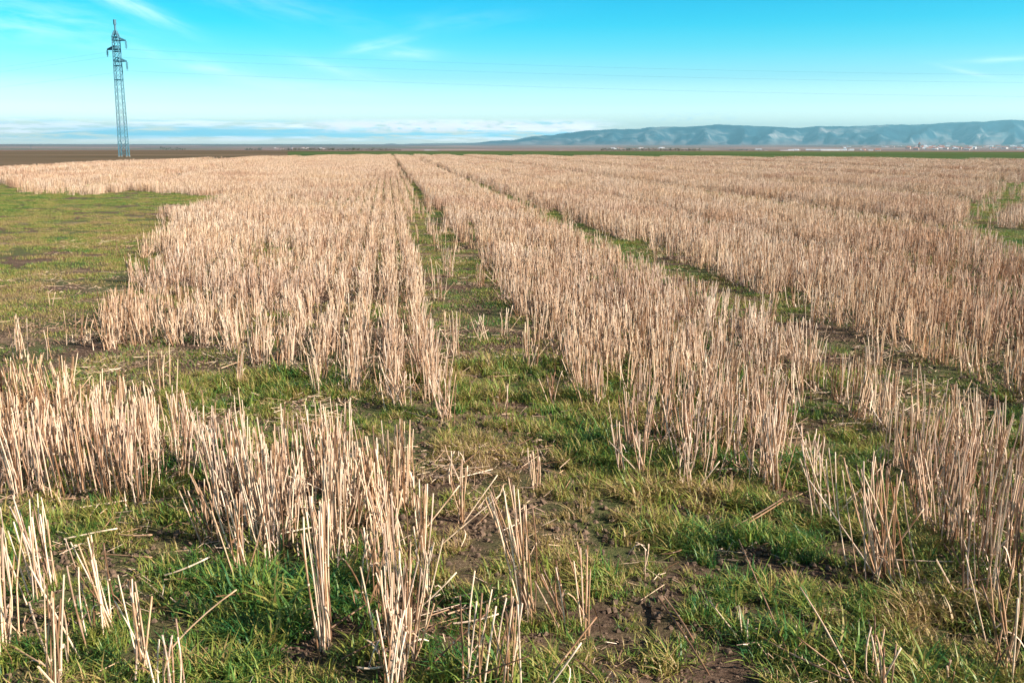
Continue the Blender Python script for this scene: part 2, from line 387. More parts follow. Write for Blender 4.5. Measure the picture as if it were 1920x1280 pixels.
def rnd_stalk(acc, x, y, h, r, lean, sides, segs, node, hollow, sheath=0.0, lr=(.74, 1.12)):
    var = random.random(); L = h * random.uniform(*lr)
    v = Vector((lean[0] + random.gauss(0, .042), lean[1] + random.gauss(0, .042), 1)).normalized() * L
    if random.random() < .06: v = Vector((random.gauss(0, .5), random.gauss(0, .5), 1)).normalized() * L * .8
    rr = r * random.uniform(.75, 1.2)
    acc.add(stalk_geom((x, y, -.01), v, rr, sides, segs, Vector((random.gauss(0, .006), random.gauss(0, .006), 0)), var, node, hollow))
    if random.random() < sheath: acc.add(sheath_geom((x, y, -.01), v, rr, var))
SH = .232; SRAD = .0020
def base_shade_debris(acc, n, rad):
    """short torn straw strips, dark brown to stand in for shade at the foot of a clump"""
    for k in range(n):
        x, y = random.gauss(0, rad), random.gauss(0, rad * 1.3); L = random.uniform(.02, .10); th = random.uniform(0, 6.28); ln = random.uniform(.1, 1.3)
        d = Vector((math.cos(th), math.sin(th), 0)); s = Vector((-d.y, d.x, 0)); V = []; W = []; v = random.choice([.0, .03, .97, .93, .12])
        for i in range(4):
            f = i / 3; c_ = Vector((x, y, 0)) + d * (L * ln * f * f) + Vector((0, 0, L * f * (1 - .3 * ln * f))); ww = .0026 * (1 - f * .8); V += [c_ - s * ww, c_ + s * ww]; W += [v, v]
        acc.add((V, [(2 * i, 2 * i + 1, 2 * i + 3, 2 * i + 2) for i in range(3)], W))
def clump_variant(i, n):
    acc = Acc(); ln = (random.gauss(0, .06), random.gauss(0, .06))
    for k in range(n):
        rr = abs(random.gauss(0, .021)); th = random.uniform(0, 6.28); x, y = rr * math.cos(th), rr * math.sin(th) * 1.7
        rnd_stalk(acc, x, y, SH, SRAD, (ln[0] + x * 2.2, ln[1] + y * 1.2), 5, 2, True, True, .3)
    base_shade_debris(acc, 12, .035)  # dark torn strips put the shade between stalk bases into the colour
    return mesh_obj('stubble_clump', acc.V, acc.F, M_STRAW, var=acc.W, link=False)
def src_collection(name, objs):
    c_ = bpy.data.collections.new(name)
    for i, o in enumerate(objs): o.name = f'{o.name.split(".")[0]}_{i:02d}'; c_.objects.link(o)
    return c_
CL = [clump_variant(i, random.choice([9, 11, 13, 15, 18])) for i in range(18)]
CL_MESH = [o.data for o in CL]
col_clump = src_collection('clump_shapes', CL)
def scatter_group(name, sets):
    """geometry-node scatter: sets = list of (collection, pts, idx, rot, scl); all in one object"""
    P = np.concatenate([s[1] for s in sets]); n = len(P)
    me = bpy.data.meshes.new(name); me.vertices.add(n); me.vertices.foreach_set('co', P.astype(np.float32).ravel())
    lay = np.concatenate([np.full(len(s[1]), i) for i, s in enumerate(sets)]).astype(np.int32)
    for nm, ty, arr in (('layer', 'INT', lay), ('idx', 'INT', np.concatenate([s[2] for s in sets]).astype(np.int32))):
        a = me.attributes.new(nm, ty, 'POINT'); a.data.foreach_set('value', arr)
    for nm, arr in (('rot', np.concatenate([s[3] for s in sets])), ('scl', np.concatenate([s[4] for s in sets]))):
        a = me.attributes.new(nm, 'FLOAT_VECTOR', 'POINT'); a.data.foreach_set('vector', arr.astype(np.float32).ravel())
    o = bpy.data.objects.new(name, me); COL.objects.link(o)
    ng = bpy.data.node_groups.new(name + '_nodes', 'GeometryNodeTree')
    ng.interface.new_socket('Geometry', in_out='INPUT', socket_type='NodeSocketGeometry')
    ng.interface.new_socket('Geometry', in_out='OUTPUT', socket_type='NodeSocketGeometry')
    N = ng.nodes; L = ng.links; gi = N.new('NodeGroupInput'); go = N.new('NodeGroupOutput'); jn = N.new('GeometryNodeJoinGeometry')
    def attr(nm, ty):
        a = N.new('GeometryNodeInputNamedAttribute'); a.data_type = ty; a.inputs[0].default_value = nm; return a.outputs[0]
    for i, s in enumerate(sets):
        ci = N.new('GeometryNodeCollectionInfo'); ci.inputs[0].default_value = s[0]; ci.inputs[1].default_value = True; ci.inputs[2].default_value = True
        ip = N.new('GeometryNodeInstanceOnPoints'); cmp_ = N.new('FunctionNodeCompare'); cmp_.data_type = 'INT'; cmp_.operation = 'EQUAL'
        ii = [q for q in cmp_.inputs if q.type == 'INT']; L.new(attr('layer', 'INT'), ii[0]); ii[1].default_value = i
        L.new(gi.outputs[0], ip.inputs['Points']); L.new(cmp_.outputs[0], ip.inputs['Selection']); L.new(ci.outputs[0], ip.inputs['Instance'])
        ip.inputs['Pick Instance'].default_value = True; L.new(attr('idx', 'INT'), ip.inputs['Instance Index'])
        L.new(attr('rot', 'FLOAT_VECTOR'), ip.inputs['Rotation']); L.new(attr('scl', 'FLOAT_VECTOR'), ip.inputs['Scale'])
        L.new(ip.outputs[0], jn.inputs[0])
    L.new(jn.outputs[0], go.inputs[0])
    md = o.modifiers.new('scatter', 'NODES'); md.node_group = ng
    return o

# ------------------------------------------------------------------ field layout
ROWYAW = math.atan(-235 * cp / F)            # rows run slightly to the left of the view
rd = np.array([math.sin(ROWYAW), math.cos(ROWYAW)]); rn = np.array([math.cos(ROWYAW), -math.sin(ROWYAW)])
def st_to_xy(s, tt): return rn[0] * s + rd[0] * tt, rn[1] * s + rd[1] * tt
GRASS_LEFT = [(-900, 345), (0, 341), (70, 362), (150, 366), (240, 358), (350, 364), (430, 374), (345, 396), (312, 420), (306, 480), (240, 560), (186, 605), (172, 690), (150, 752), (-900, 756)]
FRONT = [(-2000, 0), (171, 0), (172, 690), (190, 668), (300, 660), (470, 692), (600, 724), (700, 752), (840, 780), (872, 742), (1070, 760), (1140, 800), (1152, 866), (1200, 888), (1290, 915), (1380, 932), (1474, 948),
         (1480, 800), (1560, 760), (1585, 850), (1640, 900), (1690, 960), (1720, 1050), (1800, 1120), (1900, 1190), (2100, 1330), (2600, 1600), (4500, 2500)]
FORE_LEFT = [(-1500, 755), (150, 755), (190, 785), (270, 805), (420, 862), (530, 918), (520, 955), (460, 965), (330, 928), (300, 955), (230, 975), (110, 940), (20, 925), (-1500, 925)]
FORE_MORE = [[(330, 925), (520, 955), (600, 880), (690, 930), (690, 1010), (470, 1095), (385, 1020)], [(660, 940), (760, 940), (800, 1120), (790, 1300), (640, 1300), (650, 1100)],
             [(-200, 1040), (110, 1080), (230, 1190), (260, 1340), (-200, 1340)], [(1690, 1000), (1990, 1200), (1990, 1400), (1860, 1290)]]
GAP_RIGHT = [(1530, 690), (1560, 700), (1600, 800), (1660, 900), (1675, 1040), (1560, 985), (1476, 950), (1470, 800), (1525, 745)]
DARK_RIGHT = [(1795, 405), (1835, 375), (1880, 350), (1920, 338), (2300, 340), (2300, 500), (1990, 520), (1930, 515), (1865, 485), (1815, 440)]
RIGHT_ISLE = [(1885, 412), (1930, 392), (2300, 380), (2300, 420), (1930, 432), (1896, 428)]
TRACK_HW = [(.42, .86, .93), (2.40, 3.04, .93), (4.6, 5.1, .75), (6.9, 8.4, .72), (11.6, 13.6, .72), (17.0, 19.4, .75), (24, 27, .75), (32, 35.5, .75), (42, 46, .75), (54, 59, .75),
            (-9.2, -7.6, .72), (-14.6, -12.4, .72), (-22, -19, .75), (-31, -28, .8)]
def stub_prob(x, y):
    """chance that a drilled clump stands here"""
    s = x * rn[0] + y * rn[1]; tt = x * rd[0] + y * rd[1]
    wa = .07 + .012 * y; px, py = to_px(x + (vnoise(x * 2.2 + 5, y * 1.1 + 8) - .5) * wa * 2 + (vnoise(x * 7.1 + 3, y * 5.3) - .5) * wa, y + (vnoise(x * 1.7 + 60, y * 1.2 + 2) - .5) * wa * 2.5)
    p = np.ones(x.shape) * np.where(py < 420, .95, .92)
    pe = np.interp(px, ex, ey); p = np.where(py < pe, 0, p)
    near = py > 600
    f = np.interp(px, [q[0] for q in FRONT], [q[1] for q in FRONT])
    up = py < f; up = np.where(px < 172, py < 345 + 0 * px, up)
    up = np.where((px < 172) & (py < 345), True, up); up = np.where((px >= 172) | (py < 345), up, ~in_poly(px, py, GRASS_LEFT) & (py < 600))
    fl = in_poly(px, py, FORE_LEFT)
    p = np.where(up | fl, p, 0)
    for k_, pl in enumerate(FORE_MORE): p = np.where(in_poly(px, py, pl), (.85, .6, .4, .7)[k_], p); fl = fl | in_poly(px, py, pl)
    p = np.where(in_poly(px, py, GRASS_LEFT), 0, p)
    p = np.where((p == 0) & (py > 600) & (py < 1000) & (px > 0) & (px < 1600), .035, p)
    p = np.where(in_poly(px, py, GAP_RIGHT), 0, p)
    wob = (vnoise(tt * .5 + 9, s * 0 + 3.) - .5) * .12
    for a, b, k in TRACK_HW:
        if a == .42: a, b = np.where(tt < 20, .34, .42), np.where(tt < 20, .95, .86)
        ins = (s + wob > a) & (s + wob < b); p = np.where(ins & ~fl, p * (1 - k), p)
    p = np.where(in_poly(px, py, DARK_RIGHT) & ~in_poly(px, py, RIGHT_ISLE), .04, p)
    # winding wheel path on the far right and a kink in it
    pth = np.interp(py, [292, 300, 318, 345, 375], [1790, 1838, 1868, 1876, 1880]); wd = np.interp(py, [292, 345, 375], [4, 26, 36])
    p = np.where((np.abs(px - pth) < wd) & (py < 380) & (py > 306), .1, p)
    pth2 = np.interp(py, [292, 310, 335], [1850, 1905, 1990]); p = np.where((np.abs(px - pth2) < np.interp(py, [292, 335], [3, 20])) & (py < 350) & (py > 308), .15, p)
    # thin zones
    dd = np.hypot(x, y); fade = (1 - .75 * smooth01((dd - 8) / 30)) * smooth01((dd - 3.2) / 3)
    n = fbm(x * .7 + 30, y * .7 + 30, 3); p = p * (1 - .4 * (n < .38) * fade)
    n = fbm(s * 2.5 + 70, tt * .8 + 30, 3); p = p * (1 - .6 * (n < .38) * fade)
    p = np.where((py > 338) & (py < 400) & (px > 330) & (px < 770), p * .6, p)
    p = np.where((py > 560) & (px > 1540) & (py > 600), p * .75, p)
    return p
def height_field(x, y):
    px, py = to_px(x, y)
    h = 1.0 + .16 * (fbm(x * .35 + 3, y * .35 + 90, 3) - .5)
    s = x * rn[0] + y * rn[1]
    h = h * (1 + np.where(np.hypot(x, y) > 9, .11, .04) * np.sin(s * 2.05 + .8))
    h = h * (1 + .32 * (1 - smooth01((np.hypot(x, y) - 2.8) / 2.8)))
    for a, b, k in TRACK_HW:
        if a > 4 or a < 0: h = h * np.where((s > a) & (s < b), .62, 1)
    h = h * np.where((py > 335) & (py < 405) & (px > 300) & (px < 770), .8, 1)
    return h
ROW = .19
def gen(t0, t1, ds, dt, jit, amax=36., jt=.8):
    half = (t1 + 2) * math.tan(R(amax + 8)) + 3
    s = np.arange(-half, half, ds); tt = np.arange(t0 - 6, t1 * 1.25 + 6, dt)
    S, T = np.meshgrid(s, tt); S = np.round(S / ROW) * ROW if ds == ROW else S
    S = S + rng.normal(0, jit, S.shape); T = T + rng.uniform(-.5, .5, T.shape) * dt * jt
    x, y = st_to_xy(S.ravel(), T.ravel()); r = np.hypot(x, y); a = np.degrees(np.arctan2(x, y))
    k = (r >= t0) & (r < t1) & (np.abs(a) < amax) & (y > .3); return x[k], y[k], S.ravel()[k], T.ravel()[k]
NEAR = 42.0
x, y, S_, T_ = gen(1.2, NEAR, ROW, .098, .014)
k = rng.random(len(x)) < stub_prob(x, y); x, y, S_, T_ = x[k], y[k], S_[k], T_[k]
near = np.stack([x, y, S_, T_], 1)
# the left foreground patch is sown twice as close: rows between the rows
x, y, S_, T_ = gen(1.2, 6, ROW, .10, .012); x = x + rn[0] * ROW / 2; y = y + rn[1] * ROW / 2; px, py = to_px(x, y)
k = (in_poly(px, py, FORE_LEFT) | in_poly(px, py, FORE_MORE[0])) & (rng.random(len(x)) < .36 * (stub_prob(x, y) > .3)); near = np.concatenate([near, np.stack([x, y, S_ + ROW / 2 - .001, T_], 1)[k]])
def zsoil(x, y): return (fbm(x * 3, y * 3, 4) - .5) * .035 * (1 - smooth01(np.hypot(x, y) / 20))

# ------------------------------------------------------------------ hand-placed foreground clumps
# base px, base py, top px offset range, top y, number of stalks, base spread px, label
HAND = [
 (82, 1105, -62, 12, 945, 15, 38, 'dense pale stubble clump at the left edge, fanning out above bare soil'),
 (178, 1205, -70, 10, 1030, 13, 80, 'tall straggling stubble clump crossing its own stalks, second from the left at the front'),
 (272, 1275, -48, 25, 1085, 8, 40, 'sparse clump of long thick straws spread like a V in the lower left corner'),
 (322, 1320, -14, 18, 1170, 6, 36, 'short clump of upright straws cut by the bottom edge, lower left'),
 (452, 1085, -50, 10, 915, 9, 26, 'narrow clump leaning left over the lying straws on the left'),
 (398, 1005, -48, 6, 890, 10, 40, 'clump leaning left just behind the lying straws on the left'),
 (548, 1010, -12, 20, 880, 8, 26, 'thin upright clump between the lying straws and the tall brown bundle'),
 (610, 1212, -26, 10, 940, 16, 24, 'tight brown bundle of old stalks standing like a post, left of centre'),
 (605, 870, -35, 22, 785, 15, 60, 'reddish stubble clump behind the tall central row, left side of the cross path'),
 (655, 945, -30, 25, 850, 12, 60, 'loose stubble clump left of the tallest central stalks'),
 (712, 985, -45, 6, 815, 18, 44, 'tallest central clump, pale stalks reaching highest above the grass'),
 (738, 1055, -40, 18, 905, 14, 52, 'bushy central clump directly in front of the tallest stalks'),
 (700, 1125, -35, 25, 985, 11, 50, 'shaded greyish clump in the middle of the central row'),
 (735, 1195, -30, 25, 1040, 12, 50, 'grey clump low in the central row, stalks crossing'),
 (742, 1300, -40, 30, 1130, 15, 70, 'greyish nearest clump of the central row, cut by the bottom edge'),
 (792, 1045, -22, 22, 905, 9, 40, 'open clump with spaced upright stalks, right of the central row'),
 (800, 1125, -26, 10, 1000, 6, 18, 'few short yellow stalks in the grass right of the central row'),
 (868, 985, -30, 16, 868, 6, 40, 'few stalks leaning left behind the bent fan at centre'),
 (992, 1155, -84, 0, 915, 17, 34, 'large fan of pale stalks leaning left over grass, just below the picture centre'),
 (1000, 915, -14, 10, 835, 5, 36, 'five thin stalks on yellow grass near the centre'),
 (1094, 1165, -26, 8, 1015, 5, 22, 'slim pair of upright stalks right of the leaning fan'),
 (1055, 1165, -60, -10, 1050, 5, 24, 'few grey stalks leaning strongly left, right of the leaning fan'),
 (1208, 1090, -8, 10, 1020, 2, 14, 'single short stalk slanting in the grass right of centre'),
 (955, 1310, -20, 30, 1120, 10, 70, 'group of long separate straws cut by the bottom edge, centre'),
 (880, 1320, -10, 60, 1110, 5, 60, 'crossed grey straws at the bottom, left of the centre group'),
 (1398, 1205, -14, 2, 1145, 3, 16, 'short cut stub alone in dark green grass, lower right'),
 (1650, 1300, -30, 20, 1175, 8, 50, 'small clump of straight straws at the bottom, right side'),
 (1662, 1085, -78, 8, 855, 26, 80, 'big sheaf-like fan of pale stalks standing alone in green grass, right'),
 (1548, 975, -50, -6, 830, 9, 36, 'clump leaning left on the left side of the big lone fan'),
 (1525, 905, -30, 16, 800, 10, 40, 'slim clump between the right block and the big lone fan'),
 (1880, 1260, -60, 10, 1060, 8, 50, 'open clump of long curved stalks at the right edge, bottom corner'),
 (1770, 1290, -8, 10, 1225, 3, 20, 'short broken straws at the bottom near the right corner'),
 (1165, 885, -20, 8, 790, 6, 24, 'few stalks apart in front of the left corner of the right block'),
 (1205, 895, -20, 12, 800, 6, 20, 'second small clump in front of the left corner of the right block'),
 (1285, 915, -24, 16, 815, 8, 36, 'thin clump standing forward at the front of the right block'),
 (1036, 755, -22, 14, 690, 7, 30, 'thin clump standing alone in the dark green wheel track'),
 (1000, 695, -12, 14, 635, 5, 24, 'few stalks in the wheel track behind the thin lone clump'),
 (940, 775, -14, 16, 720, 4, 26, 'four stalks on the yellow grass at the mouth of the wheel track'),
 (958, 820, -4, 6, 745, 2, 10, 'single stalk standing on the yellow grass near the picture centre'),
 (845, 905, -20, 10, 830, 4, 40, 'few bent straws on brown soil between central row and left block'),
 (755, 765, -40, 18, 690, 14, 46, 'splayed clump at the front corner of the left block, stalks crossing'),
 (830, 785, -30, 22, 690, 16, 46, 'pale clump at the right front corner of the left block'),
 (910, 640, -30, 10, 585, 5, 30, 'few thin stalks leaning into the wheel track'),
 (945, 630, -10, 20, 575, 5, 26, 'upright thin stalks in the middle of the wheel track'),
 (25, 1075, -20, 0, 930, 2, 6, 'lone straight straw at the left edge beside the dense clump'),
 (100, 675, -12, 6, 610, 2, 18, 'two thin straws standing in the grass behind the left patch'),
 (95, 575, -8, 10, 545, 2, 16, 'pair of short white straws leaning together in the left meadow'),
 (215, 485, -6, 6, 440, 3, 20, 'three thin stalks alone in the left meadow near the stubble edge'),
]
STALK = []
for i in range(12):
    acc = Acc(); acc.add(stalk_geom((0, 0, 0), (0, 0, 1.0), SRAD / .27, 7, 6, Vector((0, 0, 0)), .08 + i * .075, True, True))
    # stored at unit height; gentle curve added along x
    cv = random.uniform(-.055, .055); V = [Vector((v.x + cv * 4 * v.z * (1 - v.z), v.y, v.z)) for v in acc.V]
    o = mesh_obj('stalk', V, acc.F, M_STRAW, var=acc.W, link=False, smooth=True); STALK.append(o.data)
SHEATH = []
for i in range(5):
    acc = Acc()
    for q in range(1): acc.add(sheath_geom((0, 0, 0), (0, 0, .27), SRAD, random.random()))
    SHEATH.append(mesh_obj('leaf', acc.V, acc.F, M_STRAW, var=acc.W, link=False).data)
def child(name, me, parent, loc, q, scl):
    o = bpy.data.objects.new(name, me); COL.objects.link(o); o.parent = parent; o.location = loc
    o.rotation_mode = 'QUATERNION'; o.rotation_quaternion = q; o.scale = scl; return o
GRP = 'separate stubble clumps in the foreground'
hand_xy = []
for (bx, by, l0, l1, ty, n, spr, lab) in HAND:
    b = gpt(bx, by); root = empty('stubble_clump', (b[0], b[1], float(zsoil(np.array(b[0]), np.array(b[1]))) - .008)); tag(root, lab, 'stubble clump', GRP); hand_xy.append((b[0], b[1]))
    zc = b[1] * cp + H_CAM * sp_
    dtop = ray(bx, ty); k = b[1] / dtop[1]; hgt = H_CAM + dtop[2] * k       # height that reaches top row at this depth
    hgt = max(.08, hgt)
    if n > 4: n = int(n * 1.4)
    for j in range(n):
        u = (j + random.uniform(.1, .9)) / n; ox = (random.gauss(0, .30)) * spr / F * zc * .75; oy = random.gauss(0, .022) * (1 + spr / 60)
        tx = (l0 + (l1 - l0) * u) / F * zc; h = hgt * (random.uniform(.80, 1.06) if n > 2 else random.uniform(.9, 1.0))
        v = Vector((tx - ox * .6 + random.gauss(0, .006), random.gauss(0, .03), h)); L = v.length
        if random.random() < .07: v = Vector((random.gauss(0, .14), random.gauss(0, .06), h * .8)); L = v.length
        q = v.to_track_quat('Z', 'Y')
        from mathutils import Quaternion
        q = q @ Quaternion((0, 0, 1), random.uniform(0, 6.28)); rs_ = random.uniform(.85, 1.2) * .27
        child('stalk', random.choice(STALK), root, (ox, oy, 0), q, (rs_, rs_, L))
        if random.random() < .22: child('leaf', random.choice(SHEATH), root, (ox, oy, 0), q, (1.1, 1.1, 1.1))

# drilled clumps: the nearest as things of their own, the rest as one mass
hx = np.array(hand_xy); r = np.hypot(near[:, 0], near[:, 1])
dmin = np.min(np.hypot(near[:, 0, None] - hx[None, :, 0], near[:, 1, None] - hx[None, :, 1]), axis=1)
near = near[dmin > .055]; r = np.hypot(near[:, 0], near[:, 1])
px, py = to_px(near[:, 0], near[:, 1]); vis = (px > -40) & (px < 1960) & (py < 1400)
order = [i for i in np.argsort(r) if vis[i]][:300 - len(HAND)]; ind = set(order)
ORD = ['first', 'second', 'third', 'fourth', 'fifth', 'sixth', 'seventh', 'eighth', 'ninth', 'tenth', 'eleventh', 'twelfth', 'thirteenth', 'fourteenth', 'fifteenth', 'sixteenth',
       'seventeenth', 'eighteenth', 'nineteenth', 'twentieth'] + ['twenty-' + q for q in ('first', 'second', 'third', 'fourth', 'fifth', 'sixth', 'seventh', 'eighth', 'ninth')] + ['thirtieth'] + ['thirty-' + q for q in ('first', 'second', 'third', 'fourth', 'fifth', 'sixth', 'seventh', 'eighth', 'ninth')]
HF = height_field(near[:, 0], near[:, 1])
regs = {}
for i in order:
    reg = 'left foreground patch' if px[i] < 560 and py[i] > 770 else ('left block' if px[i] < 900 else ('right block' if px[i] < 1500 or (px[i] < 1560 and py[i] < 760) else 'right foreground band'))
    regs.setdefault(reg, {}).setdefault(int(round(near[i, 2] / ROW * 2)), []).append(i)
n_ind = 0
for reg, rows in regs.items():
    for ri, rk in enumerate(sorted(rows)):
        for ci, i in enumerate(sorted(rows[rk], key=lambda q: near[q, 3])):
            me = random.choice(CL_MESH); o = bpy.data.objects.new('stubble_clump', me); COL.objects.link(o)
            o.location = (near[i, 0], near[i, 1], float(zsoil(near[i, 0], near[i, 1]))); h = HF[i] * random.uniform(.92, 1.1)
            la, lb = random.gauss(0, .06), random.gauss(0, .06); o.rotation_euler = (la, lb, random.uniform(0, 6.28)); o.scale = (1.05, 1.05, h)
            look = 'leaning' if math.hypot(la, lb) > .11 else ('bushy' if len(me.vertices) > 700 else 'thin')
            tag(o, f'{look} stubble clump, {ORD[ci]} from the front, {ORD[ri]} row from the left, {reg}', 'stubble clump', 'drilled rows of stubble clumps nearest the camera'); n_ind += 1
print('individual clumps', n_ind + len(HAND))
rest = np.array([i for i in range(len(near)) if i not in ind])
A = near[rest]; ha = HF[rest]; na = len(A)
ptsA = np.stack([A[:, 0], A[:, 1], zsoil(A[:, 0], A[:, 1])], 1)
rotA = np.stack([rng.normal(0, .06, na), rng.normal(0, .06, na), rng.uniform(0, 6.28, na)], 1)
sA = ha * rng.uniform(.9, 1.12, na); sclA = np.stack([np.full(na, 1.05), np.full(na, 1.05), sA], 1)
x, y, s_, t_ = gen(NEAR, 150, ROW, .17, .012); k = rng.random(len(x)) < stub_prob(x, y); x, y = x[k], y[k]; nb = len(x)
hb = height_field(x, y) * rng.uniform(.93, 1.08, nb)
setB = (col_clump, np.stack([x, y, np.zeros(nb)], 1), rng.integers(0, len(CL), nb), np.stack([rng.normal(0, .05, nb), rng.normal(0, .05, nb), rng.uniform(0, 6.28, nb)], 1), np.stack([np.full(nb, 1.5), np.full(nb, 1.5), hb], 1))
print('stubble instances', na, nb)
st = scatter_group('stubble', [(col_clump, ptsA, rng.integers(0, len(CL), na), rotA, sclA), setB])
tag(st, 'dense rows of cut straw stubble covering the whole field to its far edge', 'stubble', kind='stuff')

# ------------------------------------------------------------------ grass and litter
def blade(acc, x, y, L, wd, lean, th, var):
    d = Vector((math.cos(th), math.sin(th), 0)); s = Vector((-d.y, d.x, 0)); V = []; W = []; n = 4
    for i in range(n):
        f = i / (n - 1); c_ = Vector((x, y, -.004)) + d * (L * lean * f * f) + Vector((0, 0, L * (f - .35 * lean * f * f)))
        ww = wd * (1 - f) ** .7 + .00015; V += [c_ - s * ww, c_ + s * ww]; W += [var, var]
    acc.add((V, [(2 * i, 2 * i + 1, 2 * i + 3, 2 * i + 2) for i in range(n - 1)], W))
def tuft(n, rad, Lm, wd):
    acc = Acc()
    for k in range(n):
        rr = rad * math.sqrt(random.random()); th = random.uniform(0, 6.28)
        blade(acc, rr * math.cos(th), rr * math.sin(th), Lm * random.uniform(.45, 1.2), wd * random.uniform(.7, 1.3), random.uniform(.2, 1.3), random.uniform(0, 6.28), random.random())
    return mesh_obj('grass_tuft', acc.V, acc.F, M_GRASS, var=acc.W, link=False)
col_tuft = src_collection('tuft_shapes', [tuft(36, .028, .039, .0016) for i in range(5)] + [tuft(36, .02, .051, .0018) for i in range(2)] + [tuft(24, .045, .028, .0011) for i in range(4)])
col_turf = src_collection('turf_shapes', [tuft(210, .17, .034, .002) for i in range(5)])
def gen_sq(r0, r1, d, amax=36.):
    n = int((r1 * 2 * math.tan(R(amax))) * r1 / d / d * 1.0); x = rng.uniform(-r1 * .8, r1 * .8, n); y = rng.uniform(.4, r1, n)
    rr = np.hypot(x, y); a = np.degrees(np.arctan2(x, y)); k = (rr >= r0) & (rr < r1) & (np.abs(a) < amax); return x[k], y[k]
x, y = gen_sq(1.1, 5.5, .027); sp = stub_prob(x, y)
g = fbm(x * 1.6 + 12, y * 1.6 + 44, 4); pr = np.clip((g - .34) * 4.2, .5, 1) * np.clip((fbm(x * 8, y * 8, 2) - .30) * 3.6, .12, 1) * np.where(sp > .5, .6, 1)
k = rng.random(len(x)) < pr; x, y, g = x[k], y[k], g[k]; n1 = len(x)
sz = (.5 + .5 * np.clip((fbm(x * 8, y * 8, 2) - .35) * 3, 0, 1) + .9 * np.clip((g - .35) * 2.2, 0, 1)) * rng.uniform(.7, 1.25, n1) * np.where(rng.random(n1) < .1, 1.5, 1)
G1 = (col_tuft, np.stack([x, y, zsoil(x, y)], 1), rng.integers(0, 11, n1), np.stack([rng.normal(0, .15, n1), rng.normal(0, .15, n1), rng.uniform(0, 6.28, n1)], 1), np.repeat(sz[:, None], 3, 1))
x, y = gen_sq(5.5, 38, .15); sp = stub_prob(x, y)
g = fbm(x * 1.1 + 12, y * 1.1 + 44, 4); pr = np.clip((g - .30) * 4, .2, 1) * np.where(sp > .5, .35, 1)
k = rng.random(len(x)) < pr; x, y = x[k], y[k]; n2 = len(x)
G2 = (col_turf, np.stack([x, y, zsoil(x, y)], 1), rng.integers(0, 5, n2), np.stack([np.zeros(n2), np.zeros(n2), rng.uniform(0, 6.28, n2)], 1), np.repeat(rng.uniform(.6, 1.05, n2)[:, None], 3, 1))
print('grass', n1, n2)
tag(scatter_group('grass', [G1, G2]), 'short green and yellowing grass growing between the stubble rows and in the tracks', 'grass', kind='stuff')
# loose straw litter lying on the ground
def litter(n, rad):
    acc = Acc()
    for k in range(n):
        th = random.uniform(0, 6.28); L = random.uniform(.012, .07) if random.random() < .93 else .13; x, y = random.uniform(-rad, rad), random.uniform(-rad, rad)
        acc.add(stalk_geom((x, y, random.uniform(.004, .03)), (L * math.cos(th), L * math.sin(th), random.gauss(0, .012)), random.uniform(.0006, .0015), 3, 1, Vector((0, 0, 0)), random.random(), False, False))
    return mesh_obj('litter', acc.V, acc.F, M_STRAW, var=acc.W, link=False)
col_lit = src_collection('litter_shapes', [litter(30, .12) for i in range(6)])
x, y = gen_sq(1.1, 14, .155); g = fbm(x * 1.2 + 80, y * 1.9 + 10, 3); k = rng.random(len(x)) < np.clip((g - .40) * 3, .22, .9) * (1 - .75 * smooth01((np.hypot(x, y) - 4) / 4)); x, y = x[k], y[k]; n3 = len(x)
LT = (col_lit, np.stack([x, y, zsoil(x, y)], 1), rng.integers(0, 6, n3), np.stack([np.zeros(n3), np.zeros(n3), rng.uniform(0, 6.28, n3)], 1), np.repeat(rng.uniform(.7, 1.3, n3)[:, None], 3, 1))
tag(scatter_group('straw_litter', [LT]), 'short broken bits of dry straw strewn over the soil and grass', 'straw litter', kind='stuff')

M_CLOD = flat_mat('soil_clod', (.14, .09, .06), .95, 0, .5, 40)
def clods(n, rad):
    acc = Acc()
    for k in range(n):
        x, y = random.uniform(-rad, rad), random.uniform(-rad, rad); q = random.choice([.002, .003, .004, .006, .009]) * random.uniform(.7, 1.3)
        V = [Vector((x, y, q * .2)) + Vector(v) * q * random.uniform(.7, 1.25) for v in ((1, 0, 0), (.3, .9, 0), (-.8, .6, 0), (-.8, -.6, 0), (.3, -.9, 0), (.5, .3, .7), (-.4, .4, .8), (-.1, -.5, .75))]
        acc.add((V, [(0, 1, 5), (1, 6, 5), (1, 2, 6), (2, 3, 6), (3, 7, 6), (3, 4, 7), (4, 0, 7), (0, 5, 7), (5, 6, 7)], [.5] * 8))
    return mesh_obj('clods', acc.V, acc.F, M_CLOD, var=acc.W, link=False)
col_clod = src_collection('clod_shapes', [clods(26, .09) for i in range(5)])
x, y = gen_sq(1.1, 9, .11); n4 = len(x)
CD = (col_clod, np.stack([x, y, zsoil(x, y)], 1), rng.integers(0, 5, n4), np.stack([np.zeros(n4), np.zeros(n4), rng.uniform(0, 6.28, n4)], 1), np.repeat(rng.uniform(.7, 1.4, n4)[:, None], 3, 1))
tag(scatter_group('soil_clods', [CD]), 'crumbs and clods of brown earth on the bare ground', 'clods', kind='stuff')

